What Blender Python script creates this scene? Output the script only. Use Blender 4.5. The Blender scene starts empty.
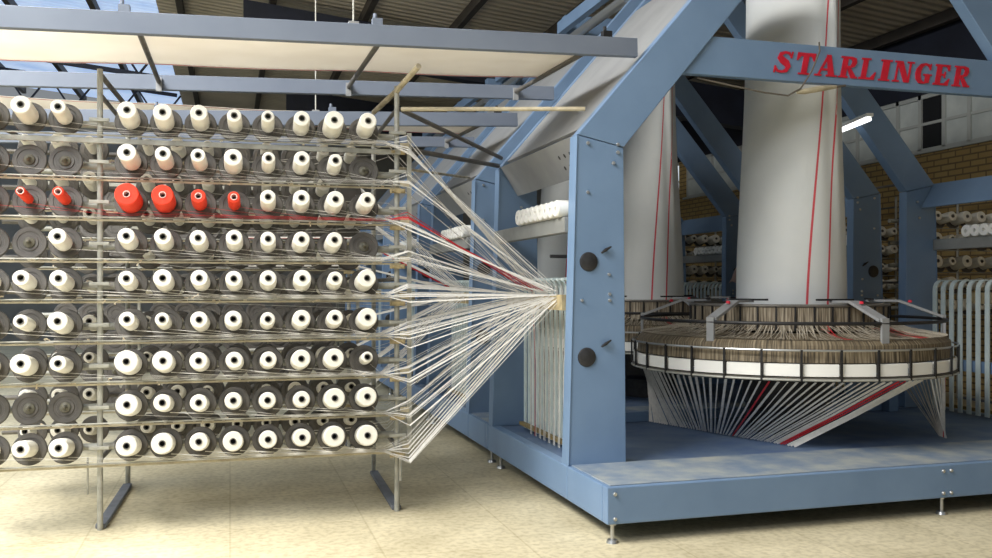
import bpy, math, random
from mathutils import Vector, Matrix
R = math.radians
random.seed(7)
C = bpy.context.scene.collection

# ------------------------------------------------------------------ helpers
def s2l(c):
    c /= 255.0
    return c / 12.92 if c <= 0.04045 else ((c + 0.055) / 1.055) ** 2.4
def rgb(r, g, b): return (s2l(r), s2l(g), s2l(b), 1)

def new_mat(name):
    m = bpy.data.materials.new(name); m.use_nodes = True
    nt = m.node_tree
    return m, nt, nt.nodes['Principled BSDF']

def mat(name, c1, c2=None, scale=6.0, rough=0.6, metal=0.0, bump=0.0, bscale=40, spec=0.4, detail=5, lo=.35, hi=.7, coords='Object', stretch=None):
    """two-tone noise mix with optional bump"""
    m, nt, b = new_mat(name)
    b.inputs['Roughness'].default_value = rough
    b.inputs['Metallic'].default_value = metal
    b.inputs['Specular IOR Level'].default_value = spec
    tc = nt.nodes.new('ShaderNodeTexCoord')
    src = tc.outputs[coords]
    if stretch:
        mp = nt.nodes.new('ShaderNodeMapping'); mp.inputs['Scale'].default_value = stretch
        nt.links.new(src, mp.inputs['Vector']); src = mp.outputs['Vector']
    if c2 is None:
        b.inputs['Base Color'].default_value = c1
    else:
        n = nt.nodes.new('ShaderNodeTexNoise'); n.inputs['Scale'].default_value = scale; n.inputs['Detail'].default_value = detail
        cr = nt.nodes.new('ShaderNodeValToRGB')
        cr.color_ramp.elements[0].color = c1; cr.color_ramp.elements[0].position = lo
        cr.color_ramp.elements[1].color = c2; cr.color_ramp.elements[1].position = hi
        nt.links.new(src, n.inputs['Vector']); nt.links.new(n.outputs['Fac'], cr.inputs['Fac'])
        nt.links.new(cr.outputs['Color'], b.inputs['Base Color'])
    if bump:
        n2 = nt.nodes.new('ShaderNodeTexNoise'); n2.inputs['Scale'].default_value = bscale; n2.inputs['Detail'].default_value = 4
        bp = nt.nodes.new('ShaderNodeBump'); bp.inputs['Strength'].default_value = bump; bp.inputs['Distance'].default_value = .01
        nt.links.new(src, n2.inputs['Vector']); nt.links.new(n2.outputs['Fac'], bp.inputs['Height'])
        nt.links.new(bp.outputs['Normal'], b.inputs['Normal'])
    return m

def emit_mat(name, col, strength):
    m, nt, b = new_mat(name)
    b.inputs['Base Color'].default_value = col
    b.inputs['Emission Color'].default_value = col
    b.inputs['Emission Strength'].default_value = strength
    return m

class MB:
    """collects shapes, builds ONE mesh object"""
    def __init__(s): s.v = []; s.f = []; s.m = []; s.sm = []
    def add(s, vs, fs, mi=0, smooth=False):
        b = len(s.v); s.v += [Vector(v) for v in vs]
        for f in fs:
            s.f.append([b + i for i in f]); s.m.append(mi); s.sm.append(smooth)
        return s
    def box(s, lo, hi, mi=0):
        x0, y0, z0 = lo; x1, y1, z1 = hi
        return s.add([(x0,y0,z0),(x1,y0,z0),(x1,y1,z0),(x0,y1,z0),(x0,y0,z1),(x1,y0,z1),(x1,y1,z1),(x0,y1,z1)],
                     [(0,3,2,1),(4,5,6,7),(0,1,5,4),(1,2,6,5),(2,3,7,6),(3,0,4,7)], mi)
    def bar(s, p0, p1, w, h, up=(0,0,1), mi=0):
        """rectangular bar p0->p1, w across, h along up"""
        p0, p1 = Vector(p0), Vector(p1); d = (p1 - p0).normalized(); u = Vector(up)
        a = d.cross(u).normalized(); u = a.cross(d).normalized()
        a *= w / 2; u *= h / 2
        vs = [p0-a-u, p0+a-u, p0+a+u, p0-a+u, p1-a-u, p1+a-u, p1+a+u, p1-a+u]
        return s.add(vs, [(0,1,2,3),(7,6,5,4),(0,4,5,1),(1,5,6,2),(2,6,7,3),(3,7,4,0)], mi)
    def tube(s, pts, r, n=10, mi=0, cap=True):
        pts = [Vector(p) for p in pts]; rs = r if isinstance(r, (list, tuple)) else [r] * len(pts)
        vs = []; prev = None
        for i, p in enumerate(pts):
            d = (pts[min(i+1, len(pts)-1)] - pts[max(i-1, 0)]).normalized()
            if prev is None:
                a = d.cross(Vector((0,0,1)) if abs(d.z) < .9 else Vector((1,0,0))).normalized()
            else:
                a = (prev - d * prev.dot(d)).normalized()
            prev = a; b = d.cross(a)
            for k in range(n):
                t = 2 * math.pi * k / n
                vs.append(p + (a * math.cos(t) + b * math.sin(t)) * rs[i])
        fs = []
        for i in range(len(pts) - 1):
            for k in range(n):
                fs.append((i*n+k, i*n+(k+1) % n, (i+1)*n+(k+1) % n, (i+1)*n+k))
        s.add(vs, fs, mi, True)
        if cap:
            L = (len(pts)-1) * n
            b = len(s.v) - len(vs)
            s.f.append([b + k for k in range(n)][::-1]); s.m.append(mi); s.sm.append(False)
            s.f.append([b + L + k for k in range(n)]); s.m.append(mi); s.sm.append(False)
        return s
    def ring(s, c, Rr, r, n=64, k=8, a0=0, a1=2*math.pi):
        pts = [(c[0]+Rr*math.cos(a0+(a1-a0)*i/n), c[1]+Rr*math.sin(a0+(a1-a0)*i/n), c[2]) for i in range(n+1)]
        return s.tube(pts, r, k)
    def lathe(s, prof, n=24, M=None, mi=0, closed=False, a0=0.0, a1=2*math.pi):
        """prof: (radius, z) list revolved about z, then M"""
        M = M or Matrix(); full = abs(a1-a0-2*math.pi) < 1e-6
        cols = n if full else n + 1
        vs = []
        for k in range(cols):
            t = a0 + (a1-a0) * k / n
            for r, z in prof: vs.append(M @ Vector((r*math.cos(t), r*math.sin(t), z)))
        m = len(prof); fs = []
        for k in range(n):
            k2 = (k+1) % cols
            for i in range(m if closed else m-1):
                j = (i+1) % m
                fs.append((k*m+i, k2*m+i, k2*m+j, k*m+j))
        s.add(vs, fs, mi, True)
        if not full and closed:
            b = len(s.v) - len(vs)
            s.f.append([b+i for i in range(m)]); s.m.append(mi); s.sm.append(False)
            s.f.append([b+(cols-1)*m+i for i in range(m)][::-1]); s.m.append(mi); s.sm.append(False)
        return s
    def prism(s, poly, y0, y1, mi=0):
        """polygon of (x, z) extruded along y"""
        n = len(poly)
        vs = [(x, y0, z) for x, z in poly] + [(x, y1, z) for x, z in poly]
        fs = [tuple(range(n)), tuple(range(n, 2*n))[::-1]] + [(i, n+i, n+(i+1) % n, (i+1) % n) for i in range(n)]
        return s.add(vs, fs, mi)
    def ribbon(s, pts, w, t, side=(0,1,0), mi=0):
        """flat tape through pts; width along 'side', thickness t"""
        pts = [Vector(p) for p in pts]; vs = []
        for i, p in enumerate(pts):
            sd = Vector(side[i] if isinstance(side, list) else side)
            d = (pts[min(i+1, len(pts)-1)] - pts[max(i-1, 0)]).normalized()
            a = (sd - d * sd.dot(d)).normalized(); b = d.cross(a)
            vs += [p - a*w/2 - b*t/2, p + a*w/2 - b*t/2, p + a*w/2 + b*t/2, p - a*w/2 + b*t/2]
        fs = [(0,1,2,3)[::-1]]
        for i in range(len(pts)-1):
            for k in range(4):
                fs.append((i*4+k, i*4+(k+1) % 4, i*4+4+(k+1) % 4, i*4+4+k))
        L = 4*(len(pts)-1); fs.append((L, L+1, L+2, L+3))
        return s.add(vs, fs, mi)
    def build(s, name, mats, parent=None, bevel=0.0, sharp=35):
        o0 = parent_origin(parent)
        me = bpy.data.meshes.new(name)
        me.from_pydata([v - o0 for v in s.v], [], s.f)
        for mm in (mats if isinstance(mats, (list, tuple)) else [mats]): me.materials.append(mm)
        for p, mi, sm in zip(me.polygons, s.m, s.sm):
            p.material_index = mi; p.use_smooth = sm
        if any(s.sm): me.set_sharp_from_angle(angle=R(sharp))
        import bmesh
        bm = bmesh.new(); bm.from_mesh(me); bmesh.ops.recalc_face_normals(bm, faces=bm.faces); bm.to_mesh(me); bm.free()
        o = bpy.data.objects.new(name, me); C.objects.link(o)
        if parent: o.parent = parent
        if bevel:
            b = o.modifiers.new('bevel', 'BEVEL'); b.width = bevel; b.segments = 2; b.limit_method = 'ANGLE'
        return o

def parent_origin(p):
    o = Vector((0,0,0))
    while p is not None:
        o += p.location; p = p.parent
    return o

def tag(o, label=None, cat=None, group=None, kind=None):
    if label: o['label'] = label
    if cat: o['category'] = cat
    if group: o['group'] = group
    if kind: o['kind'] = kind
    return o
def empty(name, loc, rz=0.0):
    o = bpy.data.objects.new(name, None); C.objects.link(o); o.location = loc; o.rotation_euler = (0,0,rz)
    o.empty_display_size = .1
    return o
def copy_tree(o, parent=None, skip=()):
    c = o.copy(); C.objects.link(c)
    if parent: c.parent = parent
    for ch in list(o.children):
        if ch.name.split('.')[0] not in skip: copy_tree(ch, c, skip)
    return c

# ------------------------------------------------------------------ materials
M = {}
M['paint']   = mat('blue_grey_paint', rgb(117,143,175), rgb(109,135,167), 3, .42, bump=.05, bscale=30)
M['paintd']  = mat('deep_blue_paint', rgb(84,108,150), rgb(74,98,140), 3, .45)
M['tread']   = mat('dusty_tread_plate', rgb(112,130,152), rgb(164,168,164), 4.5, .7, detail=9, lo=.36, hi=.72, bump=.3, bscale=60)
M['plate']   = mat('floor_plate_paint', rgb(84,106,142), rgb(110,128,150), 5, .6)
M['sheet']   = mat('grey_sheet_metal', rgb(150,152,154), rgb(138,140,143), 4, .5, spec=.3)
M['railgrey']= mat('grey_channel', rgb(142,144,142), rgb(128,130,128), 6, .5)
M['rack']    = mat('haze_greyed_rail_paint', rgb(116,125,140), rgb(108,117,133), 3, .5)  # loom blue made greyer, overexposure haze put into the colour
M['chrome']  = mat('bright_steel', rgb(190,192,192), None, rough=.3, metal=.8)
M['galv']    = mat('galvanised_pipe', rgb(176,176,168), rgb(146,146,138), 14, .5, metal=.25)
M['oldpipe'] = mat('beige_pipe', rgb(196,186,160), rgb(160,150,126), 14, .6)
M['darkpipe']= mat('dark_grey_pipe', rgb(112,108,102), rgb(90,88,84), 10, .5, metal=.2)
M['foot']    = mat('slate_channel', rgb(122,126,134), rgb(104,108,117), 10, .6)
M['disc']    = mat('dark_plastic_disc', rgb(98,95,91), rgb(84,81,78), 12, .5)
M['hub']     = mat('worn_hub', rgb(110,108,96), rgb(82,80,72), 20, .45)
M['black']   = mat('black_rubber', rgb(30,30,32), None, rough=.5)
M['hole']    = mat('dark_knob', rgb(52,52,54), rgb(38,38,40), 30, .4)
M['core']    = mat('grey_core_tube', rgb(120,118,112), None, rough=.5)
M['pinkcore']= mat('pale_core_tube', rgb(236,196,188), None, rough=.5)
def yarn(name, c1, c2):
    m, nt, b = new_mat(name)
    b.inputs['Roughness'].default_value = .55; b.inputs['Specular IOR Level'].default_value = .3
    tc = nt.nodes.new('ShaderNodeTexCoord')
    w = nt.nodes.new('ShaderNodeTexWave'); w.inputs['Scale'].default_value = 34; w.inputs['Distortion'].default_value = 3
    w.bands_direction = 'Z'
    cr = nt.nodes.new('ShaderNodeValToRGB'); cr.color_ramp.elements[0].color = c1; cr.color_ramp.elements[1].color = c2
    bp = nt.nodes.new('ShaderNodeBump'); bp.inputs['Strength'].default_value = .25; bp.inputs['Distance'].default_value = .002
    nt.links.new(tc.outputs['Object'], w.inputs['Vector']); nt.links.new(w.outputs['Fac'], cr.inputs['Fac'])
    nt.links.new(cr.outputs['Color'], b.inputs['Base Color']); nt.links.new(w.outputs['Fac'], bp.inputs['Height'])
    nt.links.new(bp.outputs['Normal'], b.inputs['Normal'])
    return m
M['white']   = yarn('white_winding', rgb(226,223,212), rgb(240,238,230))
M['red']     = yarn('red_winding', rgb(224,60,36), rgb(240,78,50))
M['tape']    = mat('white_tape', rgb(222,220,214), rgb(204,202,198), 30, .45)
M['redtape'] = mat('red_tape', rgb(186,44,52), None, rough=.45)
M['arm']     = mat('pale_teal_bar', rgb(206,220,220), rgb(190,206,208), 9, .4)
M['plastic'] = mat('white_plastic', rgb(240,240,236), None, rough=.35)
M['brass']   = mat('brass_brown_bar', rgb(150,132,84), rgb(116,100,66), 20, .5, metal=.2)
M['beige']   = mat('beige_bracket', rgb(186,170,132), rgb(150,138,108), 20, .6)
M['letter']  = mat('red_letter_paint', rgb(206,34,58), rgb(186,26,48), 12, .5)
M['lamp']    = emit_mat('lit_tube', (1, 1, .98, 1), 3.0)
M['wire']    = mat('brown_cable', rgb(96,90,82), None, rough=.6)
M['cloth']   = mat('white_woven_cloth', rgb(240,236,228), rgb(233,228,219), 2.5, .6, bump=.1, bscale=90)
M['tubecloth'] = mat('white_tubular_cloth', rgb(216,219,219), rgb(207,211,212), 2.5, .55, bump=.1, bscale=90)
def translucent(m, f):
    nt = m.node_tree; b = nt.nodes['Principled BSDF']; out = nt.nodes['Material Output']
    t = nt.nodes.new('ShaderNodeBsdfTranslucent'); x = nt.nodes.new('ShaderNodeMixShader'); x.inputs[0].default_value = f
    src = b.inputs['Base Color'].links[0].from_socket
    nt.links.new(src, t.inputs['Color']); nt.links.new(b.outputs[0], x.inputs[1]); nt.links.new(t.outputs[0], x.inputs[2]); nt.links.new(x.outputs[0], out.inputs['Surface'])
translucent(M['cloth'], .5)
M['stripe']  = mat('red_woven_stripe', rgb(206,82,92), None, rough=.6)
M['navy']    = mat('dark_navy_girder', rgb(36,40,54), rgb(28,31,42), 3, .6)
M['purlin']  = mat('brown_steel_purlin', rgb(70,64,58), rgb(56,52,48), 5, .6)

def reed_mat(name, dark, mid, light, n):
    """fine vertical wires around a drum: stripes by angle, dust by noise"""
    m, nt, b = new_mat(name); b.inputs['Roughness'].default_value = .7
    tc = nt.nodes.new('ShaderNodeTexCoord'); sx = nt.nodes.new('ShaderNodeSeparateXYZ')
    at = nt.nodes.new('ShaderNodeMath'); at.operation = 'ARCTAN2'
    mu = nt.nodes.new('ShaderNodeMath'); mu.operation = 'MULTIPLY'; mu.inputs[1].default_value = n
    cb = nt.nodes.new('ShaderNodeCombineXYZ')
    no = nt.nodes.new('ShaderNodeTexNoise'); no.inputs['Scale'].default_value = 1; no.inputs['Detail'].default_value = 2
    cr = nt.nodes.new('ShaderNodeValToRGB')
    cr.color_ramp.elements[0].color = dark; cr.color_ramp.elements[0].position = .36
    cr.color_ramp.elements[1].color = light; cr.color_ramp.elements[1].position = .66
    e = cr.color_ramp.elements.new(.5); e.color = mid
    z = nt.nodes.new('ShaderNodeMath'); z.operation = 'MULTIPLY'; z.inputs[1].default_value = 4
    L = nt.links.new
    L(tc.outputs['Object'], sx.inputs[0]); L(sx.outputs['Y'], at.inputs[0]); L(sx.outputs['X'], at.inputs[1])
    L(at.outputs[0], mu.inputs[0]); L(mu.outputs[0], cb.inputs['X']); L(sx.outputs['Z'], z.inputs[0]); L(z.outputs[0], cb.inputs['Z'])
    L(cb.outputs[0], no.inputs['Vector']); L(no.outputs['Fac'], cr.inputs['Fac']); L(cr.outputs['Color'], b.inputs['Base Color'])
    return m
M['reed']  = reed_mat('dusty_reed_wires', rgb(70,62,50), rgb(124,112,94), rgb(168,158,140), 60)
M['heald'] = reed_mat('dusty_heald_wires', rgb(62,55,44), rgb(110,98,78), rgb(150,138,116), 80)

def floor_mat():
    m, nt, b = new_mat('beige_terrazzo_floor'); L = nt.links.new
    b.inputs['Roughness'].default_value = .55; b.inputs['Specular IOR Level'].default_value = .25
    tc = nt.nodes.new('ShaderNodeTexCoord')
    n1 = nt.nodes.new('ShaderNodeTexNoise'); n1.inputs['Scale'].default_value = 1.3; n1.inputs['Detail'].default_value = 8; n1.inputs['Roughness'].default_value = .65
    n2 = nt.nodes.new('ShaderNodeTexNoise'); n2.inputs['Scale'].default_value = 26; n2.inputs['Detail'].default_value = 6
    c1 = nt.nodes.new('ShaderNodeValToRGB'); c1.color_ramp.elements[0].color = rgb(190,180,150); c1.color_ramp.elements[0].position = .33
    c1.color_ramp.elements[1].color = rgb(224,214,184); c1.color_ramp.elements[1].position = .68
    c2 = nt.nodes.new('ShaderNodeValToRGB'); c2.color_ramp.elements[0].color = (.70,.68,.64,1); c2.color_ramp.elements[0].position = .34
    c2.color_ramp.elements[1].color = (1,1,1,1); c2.color_ramp.elements[1].position = .56
    mx = nt.nodes.new('ShaderNodeMixRGB'); mx.blend_type = 'MULTIPLY'; mx.inputs['Fac'].default_value = .75
    br = nt.nodes.new('ShaderNodeTexBrick'); br.offset = 0; br.inputs['Scale'].default_value = 1
    br.inputs['Brick Width'].default_value = .8; br.inputs['Row Height'].default_value = .8; br.inputs['Mortar Size'].default_value = .006
    br.inputs['Color1'].default_value = (1,1,1,1); br.inputs['Color2'].default_value = (.96,.955,.94,1); br.inputs['Mortar'].default_value = (.80,.78,.73,1)
    mx2 = nt.nodes.new('ShaderNodeMixRGB'); mx2.blend_type = 'MULTIPLY'; mx2.inputs['Fac'].default_value = .8
    L(tc.outputs['Object'], n1.inputs['Vector']); L(tc.outputs['Object'], n2.inputs['Vector']); L(tc.outputs['Object'], br.inputs['Vector'])
    L(n1.outputs['Fac'], c1.inputs['Fac']); L(n2.outputs['Fac'], c2.inputs['Fac'])
    L(c1.outputs['Color'], mx.inputs['Color1']); L(c2.outputs['Color'], mx.inputs['Color2'])
    L(mx.outputs['Color'], mx2.inputs['Color1']); L(br.outputs['Color'], mx2.inputs['Color2'])
    L(mx2.outputs['Color'], b.inputs['Base Color'])
    return m
def brick_mat():
    m, nt, b = new_mat('yellow_brick'); L = nt.links.new; b.inputs['Roughness'].default_value = .85
    tc = nt.nodes.new('ShaderNodeTexCoord'); mp = nt.nodes.new('ShaderNodeMapping')
    mp.inputs['Rotation'].default_value = (R(90), 0, R(90))
    sx = nt.nodes.new('ShaderNodeSeparateXYZ'); cb = nt.nodes.new('ShaderNodeCombineXYZ')
    br = nt.nodes.new('ShaderNodeTexBrick'); br.inputs['Scale'].default_value = 1
    br.inputs['Brick Width'].default_value = .26; br.inputs['Row Height'].default_value = .085; br.inputs['Mortar Size'].default_value = .012
    br.inputs['Color1'].default_value = rgb(176,152,100); br.inputs['Color2'].default_value = rgb(166,138,86); br.inputs['Mortar'].default_value = rgb(118,100,72)
    L(tc.outputs['Object'], sx.inputs[0]); L(sx.outputs['Y'], cb.inputs['X']); L(sx.outputs['Z'], cb.inputs['Y'])
    L(cb.outputs[0], br.inputs['Vector']); L(br.outputs['Color'], b.inputs['Base Color'])
    return m
def corrugated(name, c1, c2, emit=0.0):
    m, nt, b = new_mat(name); L = nt.links.new; b.inputs['Roughness'].default_value = .6
    tc = nt.nodes.new('ShaderNodeTexCoord')
    w = nt.nodes.new('ShaderNodeTexWave'); w.bands_direction = 'Y'; w.inputs['Scale'].default_value = 1.7
    n = nt.nodes.new('ShaderNodeTexNoise'); n.inputs['Scale'].default_value = .8; n.inputs['Detail'].default_value = 5
    cr = nt.nodes.new('ShaderNodeValToRGB'); cr.color_ramp.elements[0].color = c1; cr.color_ramp.elements[1].color = c2
    cr.color_ramp.elements[0].position = .3; cr.color_ramp.elements[1].position = .7
    bp = nt.nodes.new('ShaderNodeBump'); bp.inputs['Strength'].default_value = .8; bp.inputs['Distance'].default_value = .04
    L(tc.outputs['Object'], w.inputs['Vector']); L(tc.outputs['Object'], n.inputs['Vector'])
    L(n.outputs['Fac'], cr.inputs['Fac']); L(cr.outputs['Color'], b.inputs['Base Color'])
    L(w.outputs['Fac'], bp.inputs['Height']); L(bp.outputs['Normal'], b.inputs['Normal'])
    if emit:
        L(cr.outputs['Color'], b.inputs['Emission Color']); b.inputs['Emission Strength'].default_value = emit
    return m
M['floor'] = floor_mat(); M['brick'] = brick_mat()
M['roof'] = corrugated('brown_corrugated_roof', rgb(214,202,184), rgb(186,175,158))
M['skysheet'] = corrugated('blue_translucent_roof_sheet', rgb(150,175,215), rgb(190,208,234), 1.0)
M['wallgrey'] = mat('grey_plaster', rgb(120,120,116), rgb(104,104,100), 2, .9)
M['panebright'] = emit_mat('daylit_pane', rgb(205,215,220), .9)
M['panedim'] = mat('dusty_pane', rgb(206,212,210), rgb(176,184,184), 2.5, .35)
M['paneopen'] = mat('open_casement_dark', rgb(26,28,32), None, rough=.7)
M['winframe'] = mat('pale_window_frame', rgb(178,182,180), None, rough=.5)

# ------------------------------------------------------------------ camera
H = 1.45
cam = bpy.data.cameras.new('camera'); co = bpy.data.objects.new('camera', cam); C.objects.link(co)
co.location = (0, 0, H); co.rotation_euler = (R(90), 0, R(-16.46))
cam.sensor_width = 36; cam.lens = 36 * 900 / 992; cam.shift_y = 8 / 992; cam.clip_end = 200
bpy.context.scene.camera = co

# ------------------------------------------------------------------ setting
XW = 9.5
tag(MB().box((-13, -4, -.12), (XW + .25, 26, 0)).build('floor', M['floor']), kind='structure')
YF = 0.0
def roofz(x): return 6.15 - .1 * x
cl = MB().add([(-1.2,YF,roofz(-1.2)),(XW+.3,YF,roofz(XW+.3)),(XW+.3,26,roofz(XW+.3)),(-1.2,26,roofz(-1.2)),
               (-1.2,YF,roofz(-1.2)+.08),(XW+.3,YF,roofz(XW+.3)+.08),(XW+.3,26,roofz(XW+.3)+.08),(-1.2,26,roofz(-1.2)+.08)],
              [(0,1,2,3),(7,6,5,4),(0,4,5,1),(1,5,6,2),(2,6,7,3),(3,7,4,0)]).build('ceiling', M['roof'])
tag(cl, kind='structure')
sk = MB().add([(-13,YF,roofz(-13)),(-1.2,YF,roofz(-1.2)),(-1.2,26,roofz(-1.2)),(-13,26,roofz(-13)),
               (-13,YF,roofz(-13)+.05),(-1.2,YF,roofz(-1.2)+.05),(-1.2,26,roofz(-1.2)+.05),(-13,26,roofz(-13)+.05)],
              [(0,1,2,3),(7,6,5,4),(0,4,5,1),(1,5,6,2),(2,6,7,3),(3,7,4,0)]).build('skylight_sheet', M['skysheet'], cl)
for i in range(16):
    x = -12.4 + i * 1.45
    MB().box((x - .05, YF, roofz(x) - .17), (x + .05, 26, roofz(x) - .012)).build('purlin', M['purlin'], cl)
for y, xg in ((14.6, .2), (20.4, 1.2)):
    MB().prism([(xg, roofz(xg) - .85), (XW, roofz(XW) - .85), (XW, roofz(XW) - .18), (xg, roofz(xg) - .18)], y, y + .25).build('girder', M['navy'], cl)
for y in (12.5, 17.5, 22.5):
    g = MB()
    g.bar((-12.5, y, roofz(-12.5) - .3), (-1.2, y, roofz(-1.2) - .3), .06, .08)
    g.bar((-12.5, y, roofz(-12.5) - 1.0), (-1.2, y, roofz(-1.2) - 1.0), .06, .08)
    for i in range(12):
        x = -12.4 + i * .94
        g.bar((x, y, roofz(x) - .3), (x + .47, y, roofz(x + .47) - 1.0), .03, .04)
        g.bar((x + .47, y, roofz(x + .47) - 1.0), (x + .94, y, roofz(x + .94) - .3), .03, .04)
    g.build('truss_lattice', M['navy'], cl)
# back wall, side walls
tag(MB().box((-13, 25.6, 0), (XW + .25, 26, 5.9)).build('wall_back', M['wallgrey']), kind='structure')
tag(MB().box((-13.3, -4, 0), (-13, 26, 7.3)).build('wall_left', M['wallgrey']), kind='structure')
wr = MB().box((XW, -4, 0), (XW + .25, 26, 3.37)).box((XW, -4, 3.37), (XW + .25, 5.0, 4.2))
for y0 in (9.05, 12.95, 17.6, 22.5): wr.box((XW, y0, 3.37), (XW + .25, y0 + .3, 4.2))
tag(MB().box((XW, -4, 4.2), (XW + .25, 26, 5.3)).build('trim_unlit_roof', M['navy']), kind='structure')  # dark band added above the windows, its navy stands for unlit roof
tag(wr.build('wall_right', M['brick']), kind='structure')
def window(i, y0, y1, panes):
    f = MB()
    n = len(panes); w = (y1 - y0) / n
    for k in range(n + 1): f.box((XW + .02, y0 + k*w - .03, 3.37), (XW + .1, y0 + k*w + .03, 4.2))
    f.box((XW + .02, y0, 3.37), (XW + .1, y1, 3.43)).box((XW + .02, y0, 4.14), (XW + .1, y1, 4.2)).box((XW + .03, y0, 3.76), (XW + .09, y1, 3.80))
    f.box((XW - .05, y0 - .05, 3.35), (XW + .02, y1 + .05, 3.39))
    fo = tag(f.build('window_%d' % i, M['winframe']), kind='structure')
    for k, p in enumerate(panes):
        MB().box((XW + .05, y0 + k*w + .03, 3.43), (XW + .06, y0 + (k+1)*w - .03, 4.14)).build('pane', M[p], fo)
window(1, 9.35, 12.95, ['panedim', 'panedim', 'paneopen', 'panedim', 'panedim', 'panedim', 'panedim', 'panedim'])
window(2, 13.25, 17.6, ['panedim', 'panedim', 'panedim', 'panedim'])
window(3, 17.9, 22.5, ['panebright', 'panebright', 'panedim', 'panebright'])
window(4, 5.0, 9.05, ['panedim', 'panedim', 'panedim', 'panedim'])

# ------------------------------------------------------------------ the loom
XC = 4.25
def mx(x, s): return x if s < 0 else 2 * XC - x      # mirror left -> right
Y0 = 5.3
loom = empty('circular_loom', (XC, Y0, 0))
PITCH = 2.45

GLYPH = {
 'T': ([[(0,.84),(1,.84),(1,1),(0,1)], [(0,.64),(.07,.64),(.2,.84),(0,.84)], [(1,.64),(.93,.64),(.8,.84),(1,.84)], [(.35,0),(.65,0),(.65,.9),(.35,.9)], [(.2,0),(.8,0),(.8,.08),(.2,.08)]], []),
 'A': ([[(.06,0),(.17,0),(.58,1),(.44,1)], [(.64,0),(.96,0),(.62,1),(.40,1)], [(.2,.26),(.75,.26),(.75,.36),(.2,.36)], [(-.06,0),(.3,0),(.3,.08),(-.06,.08)], [(.52,0),(1.08,0),(1.08,.08),(.52,.08)]], []),
 'R': ([[(.12,0),(.42,0),(.42,1),(.12,1)], [(0,0),(.54,0),(.54,.08),(0,.08)], [(0,.92),(.5,.92),(.5,1),(0,1)], [(.42,.46),(.6,.5),(1.0,.06),(.72,0)], [(.72,0),(1.08,0),(1.08,.08),(.72,.08)]],
       [[(.4,.95,.1),(.6,.94,.12),(.76,.86,.24),(.78,.74,.28),(.74,.62,.24),(.6,.52,.12),(.4,.5,.1)]]),
 'L': ([[(.12,0),(.42,0),(.42,1),(.12,1)], [(0,0),(.92,0),(.92,.1),(0,.1)], [(.66,.1),(.92,.1),(.98,.36),(.9,.36)], [(0,.92),(.56,.92),(.56,1),(0,1)]], []),
 'I': ([[(.2,0),(.8,0),(.8,1),(.2,1)], [(0,0),(1,0),(1,.08),(0,.08)], [(0,.92),(1,.92),(1,1),(0,1)]], []),
 'N': ([[(.12,0),(.22,0),(.22,1),(.12,1)], [(.8,0),(.9,0),(.9,1),(.8,1)], [(.62,0),(.9,0),(.42,1),(.1,1)], [(0,0),(.36,0),(.36,.08),(0,.08)], [(.66,.92),(1.04,.92),(1.04,1),(.66,1)], [(0,.92),(.3,.92),(.3,1),(0,1)]], []),
 'G': ([[(.64,.06),(.92,.06),(.92,.44),(.64,.44)], [(.52,.4),(1.02,.4),(1.02,.48),(.52,.48)], [(.84,.68),(.92,.68),(.92,.98),(.86,.98)]],
       [[(.88,.76,.1),(.76,.9,.12),(.55,.96,.1),(.32,.86,.22),(.2,.66,.3),(.18,.48,.32),(.22,.28,.3),(.36,.1,.2),(.58,.04,.1),(.8,.1,.1)]]),
 'E': ([[(.12,0),(.42,0),(.42,1),(.12,1)], [(0,0),(.92,0),(.92,.1),(0,.1)], [(0,.9),(.9,.9),(.9,1),(0,1)], [(.4,.46),(.66,.46),(.66,.55),(.4,.55)], [(.6,.36),(.68,.36),(.68,.66),(.6,.66)], [(.66,.1),(.92,.1),(.97,.34),(.9,.34)], [(.7,.9),(.9,.9),(.9,.7),(.84,.7)]], []),
 'S': ([[(.8,.7),(.9,.7),(.92,1),(.84,1)], [(.02,0),(.1,0),(.12,.32),(.02,.32)]],
       [[(.84,.78,.08),(.7,.92,.12),(.48,.95,.12),(.26,.86,.2),(.22,.72,.26),(.4,.58,.3),(.64,.45,.3),(.76,.3,.26),(.68,.12,.2),(.46,.05,.12),(.24,.07,.1),(.08,.22,.08)]]),
}
def lettering(word, x0, x1, z0, z1, y, parent):
    mb = MB(); h = z1 - z0; sh = .22 * h
    wd = {'I': .62, 'N': 1.05, 'A': 1.05, 'L': .92}; gap = .16
    tot = sum(wd.get(c, .95) for c in word) + gap * (len(word) - 1)
    k = (x1 - x0 - sh) / tot; x = x0
    for c in word:
        w = wd.get(c, .95) * k
        polys, strokes = GLYPH[c]
        quads = [list(p) for p in polys]
        for st in strokes:
            e = []
            for i, (px, pz, t) in enumerate(st):
                a = st[max(i-1, 0)]; b = st[min(i+1, len(st)-1)]
                dx, dz = b[0]-a[0], b[1]-a[1]; L = math.hypot(dx, dz)
                e.append(((px - dz/L*t/2, pz + dx/L*t/2), (px + dz/L*t/2, pz - dx/L*t/2)))
            for i in range(len(e) - 1): quads.append([e[i][0], e[i][1], e[i+1][1], e[i+1][0]])
        for qi, q in enumerate(quads):
            mb.prism([(x + a*w + b*sh, z0 + min(max(b, 0), 1)*h) for a, b in q], y - .0003*qi, y + .004)
        x += w + gap * k
    return mb.build('lettering', M['letter'], parent)

def bolt(parent, x, y, z, r=.012):
    b = MB(); b.lathe([(0, .012), (r*.8, .012), (r, .008), (r, 0)], 10, Matrix.Translation((x, y, z)) @ Matrix.Rotation(R(90), 4, 'X'))
    b.build('bolt', M['chrome'], parent)

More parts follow.
